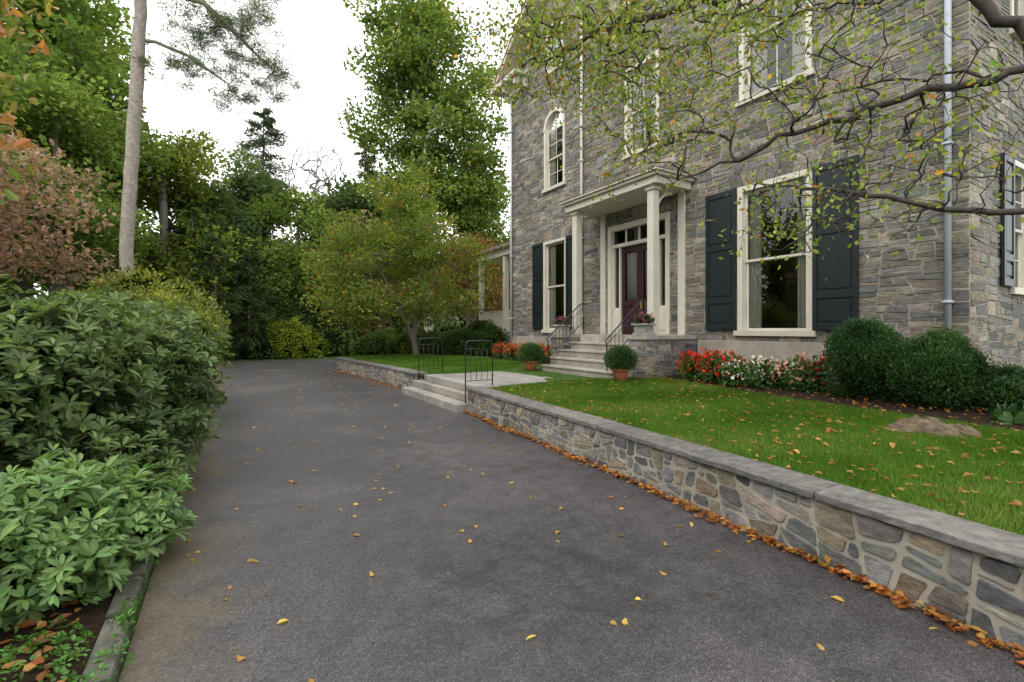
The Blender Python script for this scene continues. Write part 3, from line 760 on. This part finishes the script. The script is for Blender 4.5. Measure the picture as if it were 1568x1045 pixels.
def flowers(name,pts,cols,r=.2,h=.2,nl=450,nf=150):
    par=empty(name)
    lob=[((x,y,.6+h*.6),(r,r,h*R.uniform(.8,1.2))) for x,y in pts]
    bush('x',lob,nl*len(pts),.075,.045,[(.03,.07,.015),(.06,.14,.03),(.09,.19,.04)],.5,.4,zmin=.55,parent=par,jit=.04)
    for k,cl in enumerate(cols):
        lb=[l for i,l in enumerate(lob) if i%len(cols)==k]; lb=[((c[0],c[1],c[2]+.05),(a[0]*1.05,a[1]*1.05,a[2])) for c,a in lb]
        bush('x',lb,nf*len(lb),.058,.058,cl,0,.2,zmin=.72,parent=par,jit=.035)
RED=[(.65,.02,.01),(.85,.07,.03)];WH=[(.75,.72,.66),(.85,.83,.8)];OR=[(.75,.10,.02),(.85,.2,.05)];PK_=[(.7,.2,.2),(.85,.5,.45)]
flowers('red_flower_bed',[(8.45+.15*math.sin(i*2.1),5.9+.17*i,) for i in range(8)],[RED,RED],.23,.30,nf=150)
flowers('white_flower_bed',[(8.3+.2*math.sin(i*1.7),4.6+.17*i) for i in range(8)],[WH,RED,PK_],.22,.28,nf=95)
flowers('pink_flower_bed',[(8.2,4.45),(8.4,4.3)],[PK_,RED],.18,.32,nf=90)
flowers('orange_flower_bed',[(8.7+.1*math.sin(i*2.1),12.2+.3*i) for i in range(13)],[OR,RED],.22,.28,nf=170)
YG=[(.012,.038,.012),(.032,.085,.022),(.075,.16,.04)]
def lumps(c,r,n,sub):
    out=[]
    for i in range(n):
        d=runit(1)[0]; d[2]=abs(d[2])*1.1-.1
        out.append((tuple(np.array(c)+d*np.array(r)*.58),(sub*R.uniform(.8,1.2),sub*R.uniform(.8,1.2),sub*R.uniform(.7,1.1))))
    return out+[(c,tuple(np.array(r)*.85))]
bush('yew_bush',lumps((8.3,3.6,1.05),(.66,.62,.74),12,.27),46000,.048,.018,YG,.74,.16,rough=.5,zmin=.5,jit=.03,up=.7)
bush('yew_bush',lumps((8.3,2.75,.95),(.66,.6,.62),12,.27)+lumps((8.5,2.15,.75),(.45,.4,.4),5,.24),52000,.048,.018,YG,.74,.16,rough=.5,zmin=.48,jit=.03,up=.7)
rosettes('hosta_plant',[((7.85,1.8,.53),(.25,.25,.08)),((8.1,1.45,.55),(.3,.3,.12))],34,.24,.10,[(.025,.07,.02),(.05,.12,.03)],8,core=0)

# ================================================================ fallen leaves
def fallen(name,x,y,z,L,pal):
    n=len(x); P=np.stack([x,y,z+.004],1); D=runit(n); D[:,2]*=.25; Nn=runit(n)*.55+np.array([0,0,1.])
    V,F=leaf6(P,D,Nn,L*R.uniform(.5,1.35,n),L*.62*R.uniform(.6,1.3,n),.25,.15)
    V[:,2]=np.maximum(V[:,2],np.repeat(z,6)+.003); mk(name,V,F,LEAF,None,np.repeat(palcol(pal,n,None,.28).clip(.01,.9),2,0))
AU=[(.44,.25,.05),(.46,.18,.03),(.36,.12,.03),(.20,.08,.03),(.46,.30,.07)]
n=1500; y=R.uniform(-1.5,8.5,n); x=np.array([wallx(a) for a in y])-.02-np.abs(R.normal(0,.045,n)*(1+.6*np.sin(y*3))); 
fallen('fallen_leaves',x,y,R.uniform(0,.035,n),.055,AU)
n=260; y=R.uniform(12,20,n); x=np.array([fwx(a) for a in y])-.03-np.abs(R.exponential(.15,n)); fallen('fallen_leaves',x,y,R.uniform(0,.02,n),.08,AU)
n=260; x=R.uniform(-.3,3.5,n); y=R.uniform(.8,20,n)**1.0; fallen('fallen_leaves',x,y,np.zeros(n),.056,[(.5,.34,.07),(.5,.25,.05),(.55,.40,.10)])
n=1500; y=R.uniform(-.5,8.3,n); x=R.uniform(3.9,8.3,n); fallen('fallen_leaves',x,y,lz(x,y)+.028,.06,[(.42,.2,.06),(.3,.1,.04),(.48,.3,.08),(.2,.08,.03)])
n=500; y=R.uniform(0,7.5,n); x=R.uniform(7.6,9.3,n); fallen('fallen_leaves',x,y,lz(x,y)+.07,.055,AU)
n=1000; y=R.uniform(1.5,8,n); x=-.62-np.abs(R.normal(0,.7,n)); fallen('fallen_leaves',x,y,np.full(n,.035)+R.uniform(0,.02,n),.075,[(.42,.17,.04),(.3,.1,.04),(.18,.08,.04),(.45,.24,.06)])
rosettes('weeds',[((-.8,2.9,.06),(.3,.5,.03)),((-.47,3.3,.05),(.07,1.0,.03))],240,.03,.018,[(.04,.12,.02),(.08,.2,.03)],6,zmin=.03,core=0,bias=.5)

# ================================================================ shrubs left
RH=[(.045,.08,.026),(.095,.155,.05),(.17,.25,.085)]
def sub(c,r,n,s):
    o=[(c,tuple(np.array(r)*.86))]
    for i in range(n):
        d=runit(1)[0]; d[2]=d[2]*.9+.1; o.append((tuple(np.array(c)+d*np.array(r)*.74),(s*R.uniform(.7,1.3),s*R.uniform(.7,1.3),s*R.uniform(.5,.95))))
    return [l for l in o if l[0][2]>.2]
lob=sub((-1.75,6.0,1.12),(1.35,1.3,1.12),15,.42)+sub((-1.15,7.0,1.1),(1.15,1.3,.95),12,.4)+sub((-2.4,4.9,1.0),(1.1,.9,1.1),9,.4)+sub((-1.6,8.4,1.25),(1.2,1.2,1.0),8,.4)
lob+=[((-.38,6.4,1.15),(.42,.5,.28)),((-.35,6.9,.8),(.4,.5,.25)),((-.5,5.9,.7),(.4,.4,.25)),((-.6,6.4,.42),(.42,.7,.32)),((-.85,5.4,.45),(.5,.7,.4)),((-1.4,4.9,.5),(.6,.5,.45)),((-.7,7.6,.5),(.45,.8,.45)),((-2.1,4.5,.6),(.7,.5,.5)),((-1.0,5.5,.95),(.6,.5,.4)),((-1.7,4.8,.9),(.6,.5,.45))]
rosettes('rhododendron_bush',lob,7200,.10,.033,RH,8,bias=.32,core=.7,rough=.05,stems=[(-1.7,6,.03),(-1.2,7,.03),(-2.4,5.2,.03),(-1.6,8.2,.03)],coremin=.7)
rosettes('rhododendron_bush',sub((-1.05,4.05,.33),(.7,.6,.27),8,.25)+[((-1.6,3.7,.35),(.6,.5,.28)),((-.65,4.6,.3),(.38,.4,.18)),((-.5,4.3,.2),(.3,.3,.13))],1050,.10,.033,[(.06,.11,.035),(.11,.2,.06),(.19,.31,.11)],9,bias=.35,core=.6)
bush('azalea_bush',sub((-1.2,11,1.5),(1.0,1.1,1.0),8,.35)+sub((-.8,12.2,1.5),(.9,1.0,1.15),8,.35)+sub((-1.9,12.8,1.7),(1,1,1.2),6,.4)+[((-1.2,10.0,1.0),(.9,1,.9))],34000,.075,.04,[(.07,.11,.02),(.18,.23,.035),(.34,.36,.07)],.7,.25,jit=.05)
tree('dogwood_tree',[[(-4.3,10.8,0),(-4.1,11,1.5),(-3.6,11.3,3)]],[((-3.4,11.3,3.9),(1.5,1.6,1.1)),((-4.5,10.4,3.6),(1.3,1.3,1.2)),((-3.2,11.2,2.9),(1.2,1.2,.6))],110,60,.11,.055,[(.11,.16,.05),(.28,.18,.13),(.40,.26,.21),(.17,.19,.06)],.3,.08,six=True)
tree('dogwood_tree',[[(-3.9,5.0,0),(-3.6,5.2,2.4),(-2.9,5.6,4.2)]],[((-2.3,5.9,4.5),(.8,.8,1.1)),((-3.0,6.0,4.2),(.9,.9,1.2)),((-2.1,5.7,3.2),(.4,.4,.6))],90,42,.12,.06,[(.10,.19,.04),(.2,.26,.06),(.34,.22,.08),(.45,.16,.06)],.24,.05,six=True,down=.4)

# ================================================================ big trees
tp=[(-2.3,16.4,0),(-2.35,16.4,4),(-2.15,16.4,8),(-2.0,16.4,12),(-2.1,16.5,17)]
lb=[((-.2,16.3,10.4),(1.7,1.2,.8)),((.9,16.3,9.1),(1.0,1.0,.7)),((-.2,16.4,11.8),(1.9,1.2,.4)),((-.9,16.2,8.9),(1.1,.9,.5)),((-3.4,16.8,12.5),(1.6,1.6,1.5)),((.2,16.2,8.3),(.6,.8,.4))]
tree('pine_tree',[tp,[(-2.05,16.4,11.0),(-.6,16.3,10.9),(1.2,16.2,9.4)],[(-2.1,16.4,9.6),(-1.0,16.3,9.3),(0,16.2,8.7)],[(-2.0,16.4,12),(0,16.3,12.1),(1.4,16.2,11.5)]],lb,420,120,.14,.014,[(.06,.10,.04),(.11,.15,.06)],.14,.16,rtip=.004,bark=(.30,.27,.23),flat=.6,upw=0,jit=.1,seglen=.35,sjit=.012)
GA=[(.06,.10,.024),(.10,.165,.038),(.15,.225,.055),(.22,.29,.085)]
GD=[(.045,.075,.03),(.075,.12,.048),(.11,.165,.062)]
GY=[(.10,.15,.03),(.17,.23,.045),(.26,.31,.07)]
def bigtree(name,x,y,h,r,zb,pal,ncl=170,nlf=150,L=.26,tr=.3,special=None,bark=(.18,.16,.14),gap=.9,cr=.68,lean=0):
    hc=(h-zb)/2; lobes=[((x,y,zb+hc),(r,r,hc)),((x+r*.4,y-r*.3,zb+hc*.7),(r*.8,r*.8,hc*.6)),((x-r*.5,y+.1*r,zb+hc*1.1),(r*.7,r*.7,hc*.6)),((x+r*.2,y,zb+hc*1.5),(r*.6,r*.6,hc*.5))]
    return tree(name,[[(x,y,0),(x+.2,y,zb),(x+lean,y+.2,zb+hc*1.6)]],lobes,ncl,nlf,L,L*.68,pal,cr,tr,.02,bark,seglen=1.1,gap=gap,special=special,k=5,bias=.45,mat=LEAFF)
YS=([(.30,.30,.07),(.36,.28,.07)],.03)
bigtree('maple_tree',-8.0,29.5,20,4.6,3,GA,230,150)
bigtree('maple_tree',-5.6,24,11,2.6,2,GA,130,150,.2)
bigtree('maple_tree',-8.2,37,21,4.6,4,GA,180,140,.3)
bigtree('maple_tree',-3.0,31,13.5,2.6,1,GY,140,150,.24,special=YS)
bigtree('maple_tree',-13,30,17,5,2,GA,160,130,.3)
bigtree('maple_tree',-9.5,21,13,3,3,GY,120,130,.22)
bigtree('oak_tree',1.3,37,13.2,3.4,.5,GD,190,160,.3)
bigtree('oak_tree',4.0,35,11.0,2.9,.5,GA,170,150,.26)
bigtree('oak_tree',7.2,38,12.5,3.2,.5,GD,160,160,.3)
bigtree('oak_tree',-1.3,33,10,2.6,.2,GD,150,150,.26)
bigtree('oak_tree',2.6,32,7,2.0,.2,GA,110,140,.2,special=YS)
bigtree('oak_tree',10.5,36,13,3.5,1,GD,150,140,.3)
bigtree('tulip_poplar_tree',11.4,30.6,26.5,4.2,7,GA,210,170,.28,.32,bark=(.42,.40,.35),gap=1.3,lean=-.6,cr=.72,special=([(.35,.33,.07),(.4,.33,.07)],.03))
bigtree('tulip_poplar_tree',13.8,29,14,2.6,3,GA,120,150,.25)
bigtree('red_maple_tree',11.8,25.5,7.2,2.2,2,[(.14,.10,.04),(.24,.12,.06),(.18,.17,.05)],90,120,.16,.12)
bigtree('cherry_tree',8.6,32,9.4,3,1,[(.16,.16,.07),(.27,.21,.12),(.38,.29,.19)],90,120,.2,.15)
tree('bare_tree',[[(6.5,42,0),(6.6,42,9)]],[((6.5,42,13.6),(2.8,2.6,4.0))],420,0,.1,.1,GA,.3,.2,rtip=.024,bark=(.30,.27,.26),seglen=.9)
def conifer(x,y,h,r,n,pal):
    par=empty('spruce_tree'); g=G(); g.tube([(x,y,0),(x,y,h*.6),(x,y,h)],[.2,.1,.02],8,(.12,.09,.07)); 
    nb=int(h*9); Ps=[];Ds=[]
    for i in range(nb):
        z=h*(.08+.91*i/nb); rr=r*(1-(z/h))**.62*R.uniform(.65,1.15)+.15; th=R.uniform(0,6.28)
        tip=np.array([x+rr*math.cos(th),y+rr*math.sin(th),z-.12*rr]); b=np.array([x,y,z]); g.tube([b,(b+tip)/2+(0,0,.03),tip],[.03,.02,.008],4,(.12,.09,.07),False)
        t=R.random((n,1))**.7; gz=R.normal(0,1,(n,3)).clip(-1.8,1.8); p=b+(tip-b)*t+gz*np.array([.17,.17,.12])*(.4+.5*rr); Ps.append(p); Ds.append(nrm(tip-b)+runit(n)*.6-np.array([0,0,.3]))
    P=np.concatenate(Ps);D=np.concatenate(Ds);n2=len(P)
    V,F=leaf4(P,D,runit(n2)+np.array([0,0,.6]),.24*R.uniform(.6,1.3,n2),.08*R.uniform(.7,1.3,n2)); mk('foliage',V,F,LEAFF,par,palcol(pal,n2)); g.build('trunk_and_limbs',BARK,par,True)
CF=[(.045,.068,.045),(.075,.105,.062),(.10,.14,.08)]
conifer(2.4,43,19.3,5.0,140,CF); conifer(9.6,40,17.0,3.4,100,CF); conifer(-.6,28.5,6.5,1.5,70,GD); conifer(1.0,30,6,1.6,80,GD); conifer(-1.6,30,8,1.8,80,GA)
cl=[((6.2,19.6,4.8),(3.3,3.2,2.8)),((4.7,19.2,3.8),(2.4,2.4,2.0)),((8.1,20,3.8),(2.2,2.2,2.0)),((6.4,19.5,6.7),(1.8,1.8,1.6)),((3.9,19,2.7),(1.4,1.4,1.2))]
tree('cherry_tree',[[(7.0,20.0,.3),(6.8,19.9,1.2),(6.0,19.5,2.6),(5.2,19.2,4)],[(6.8,19.9,1.2),(7.4,20,2.8),(7.8,20,4.2)],[(6.8,19.9,1.2),(6.8,19.6,3),(6.6,19.6,5.5)]],cl,360,85,.14,.075,[(.07,.12,.026),(.12,.19,.04),(.20,.26,.055),(.29,.31,.075)],.34,.13,rtip=.011,special=([(.45,.28,.04),(.4,.16,.03),(.5,.4,.06)],.05),seglen=.6,mat=LEAFF,gap=1.9,bark=(.24,.21,.18))
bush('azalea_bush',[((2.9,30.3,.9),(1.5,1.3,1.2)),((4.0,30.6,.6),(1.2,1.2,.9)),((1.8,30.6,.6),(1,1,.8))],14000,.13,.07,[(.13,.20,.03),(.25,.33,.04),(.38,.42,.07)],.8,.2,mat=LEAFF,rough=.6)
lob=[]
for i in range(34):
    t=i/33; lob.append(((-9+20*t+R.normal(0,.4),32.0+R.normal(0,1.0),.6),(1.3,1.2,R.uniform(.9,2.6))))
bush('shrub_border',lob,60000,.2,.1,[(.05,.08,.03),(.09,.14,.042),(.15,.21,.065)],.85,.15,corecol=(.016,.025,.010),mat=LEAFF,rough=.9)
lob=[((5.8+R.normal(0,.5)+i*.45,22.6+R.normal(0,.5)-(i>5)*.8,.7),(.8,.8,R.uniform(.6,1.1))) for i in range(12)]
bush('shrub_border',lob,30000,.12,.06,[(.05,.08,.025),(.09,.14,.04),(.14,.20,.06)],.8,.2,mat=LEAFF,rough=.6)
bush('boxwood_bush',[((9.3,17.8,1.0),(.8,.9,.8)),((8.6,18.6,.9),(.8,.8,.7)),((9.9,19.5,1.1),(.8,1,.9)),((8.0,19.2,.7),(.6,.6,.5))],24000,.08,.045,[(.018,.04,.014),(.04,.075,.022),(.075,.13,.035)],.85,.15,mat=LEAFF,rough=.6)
lob=[((-60+7*i+R.normal(0,1.5),60+R.normal(0,4),4),(6,5,R.uniform(4.5,8))) for i in range(20)]
par=empty('distant_trees'); bush('x',lob,60000,.6,.4,[(.07,.10,.055),(.11,.15,.075),(.14,.19,.09)],.85,.2,parent=par,zmin=0,corecol=(.03,.045,.02),mat=LEAFF,rough=.9)
lob=[((-10-9*abs(math.sin(i*1.7))-3,-14+4.5*i,4.5),(3.6,3.2,R.uniform(4,7))) for i in range(9)]
par=empty('neighbouring_trees'); bush('x',lob,30000,.45,.3,GA,.8,.2,parent=par,zmin=0,mat=LEAFF,rough=.8)
g=G()
for x in np.arange(-2,1.6,.16): g.box(x,x+.07,30.2,30.24,0,1.1,(.16,.12,.09))
g.box(-2,1.6,30.25,30.29,.3,.38,(.16,.12,.09)); g.box(-2,1.6,30.25,30.29,.85,.93,(.16,.12,.09)); g.build('wooden_fence',BARK)

# ================================================================ overhanging crabapple
seeds=[[(7.2,.2,.3),(7.1,.35,2.1),(6.9,.7,3.2),(6.5,1.4,4.05),(5.9,2.4,3.95),(5.3,3.3,3.7),(4.95,4.0,3.5)],
 [(7.1,.35,2.1),(6.35,1.35,2.6),(5.9,1.9,2.75),(5.6,2.6,3.05),(5.3,3.4,3.3)],
 [(6.9,.7,3.2),(6.3,1.9,5.0),(5.2,3.6,5.6),(4.2,5.0,5.6)],
 [(6.3,1.9,5.0),(6.2,3.4,5.6),(5.9,4.8,5.8)],
 [(6.5,1.4,4.05),(6.6,2.4,4.4),(6.3,3.6,4.6)],
 [(6.3,1.9,5.0),(5.,2.7,6.0),(3.9,3.7,6.3)]]
lb=[((5.2,3.4,5.2),(2.0,2.6,1.3)),((6.1,2.2,3.6),(1.0,1.4,1.0)),((3.6,5.5,5.6),(1.0,1.4,1.0)),((4.8,4.5,4.2),(1.1,1.2,.9)),((5.6,2.6,3.9),(1.3,1.3,1.3)),((5.4,2.9,2.9),(.9,1.0,.6)),((5.9,1.9,3.0),(.6,.7,.6)),((4.2,4.6,5.4),(1.4,1.6,1.0))]
def lp(A):
    return np.clip(.18+.6*np.clip((A[:,1]-2.6)/2.4,0,1)+.35*np.clip((A[:,2]-4.4)/1,0,1),0,1)
tree('crabapple_tree',seeds,lb,1400,12,.062,.038,[(.09,.165,.03),(.17,.25,.04),(.28,.34,.06),(.40,.40,.08)],.15,.07,rtip=.0033,bark=(.065,.055,.048),flat=.9,seglen=.15,jit=.12,special=([(.5,.35,.05),(.4,.14,.03)],.06),leafp=lp,six=True,bias=.6,upw=.2,down=.4,sjit=.035)

# ================================================================ light
w=bpy.data.worlds.new('World'); sc.world=w; w.use_nodes=True; nt=w.node_tree; nt.nodes.clear()
sk=nt.nodes.new('ShaderNodeTexSky'); sk.sky_type='NISHITA'; sk.sun_disc=False; sk.sun_elevation=math.radians(52); sk.sun_rotation=math.radians(250); sk.dust_density=4
hs=nt.nodes.new('ShaderNodeHueSaturation'); hs.inputs['Saturation'].default_value=.12; nt.links.new(sk.outputs[0],hs.inputs['Color'])
mx=nt.nodes.new('ShaderNodeMix'); mx.data_type='RGBA'; mx.inputs[0].default_value=.85; nt.links.new(hs.outputs[0],mx.inputs[6]); mx.inputs[7].default_value=(19,18.8,18.7,1)
bg=nt.nodes.new('ShaderNodeBackground'); bg.inputs[1].default_value=.135; nt.links.new(mx.outputs[2],bg.inputs[0])
ou=nt.nodes.new('ShaderNodeOutputWorld'); nt.links.new(bg.outputs[0],ou.inputs[0])
sl_=bpy.data.lights.new('sun','SUN'); sl_.energy=1.3; sl_.angle=math.radians(35); sl_.color=(1,.95,.88)
so=bpy.data.objects.new('sun',sl_); sc.collection.objects.link(so)
az=math.radians(250); el=math.radians(52); dv=Vector((math.sin(az)*math.cos(el),math.cos(az)*math.cos(el),math.sin(el)))
so.rotation_euler=dv.to_track_quat('Z','Y').to_euler()
sc.view_settings.view_transform='Standard'; sc.view_settings.look='None'; sc.view_settings.exposure=0; sc.view_settings.gamma=1
cd=bpy.data.cameras.new('camera'); cam=bpy.data.objects.new('camera',cd); sc.collection.objects.link(cam)
cam.location=(0,0,1.6); cam.rotation_euler=(math.radians(90),0,math.radians(-30.4)); cd.lens=17; cd.sensor_width=36; cd.shift_y=-.011; cd.clip_end=500; cd.clip_start=.05
sc.camera=cam
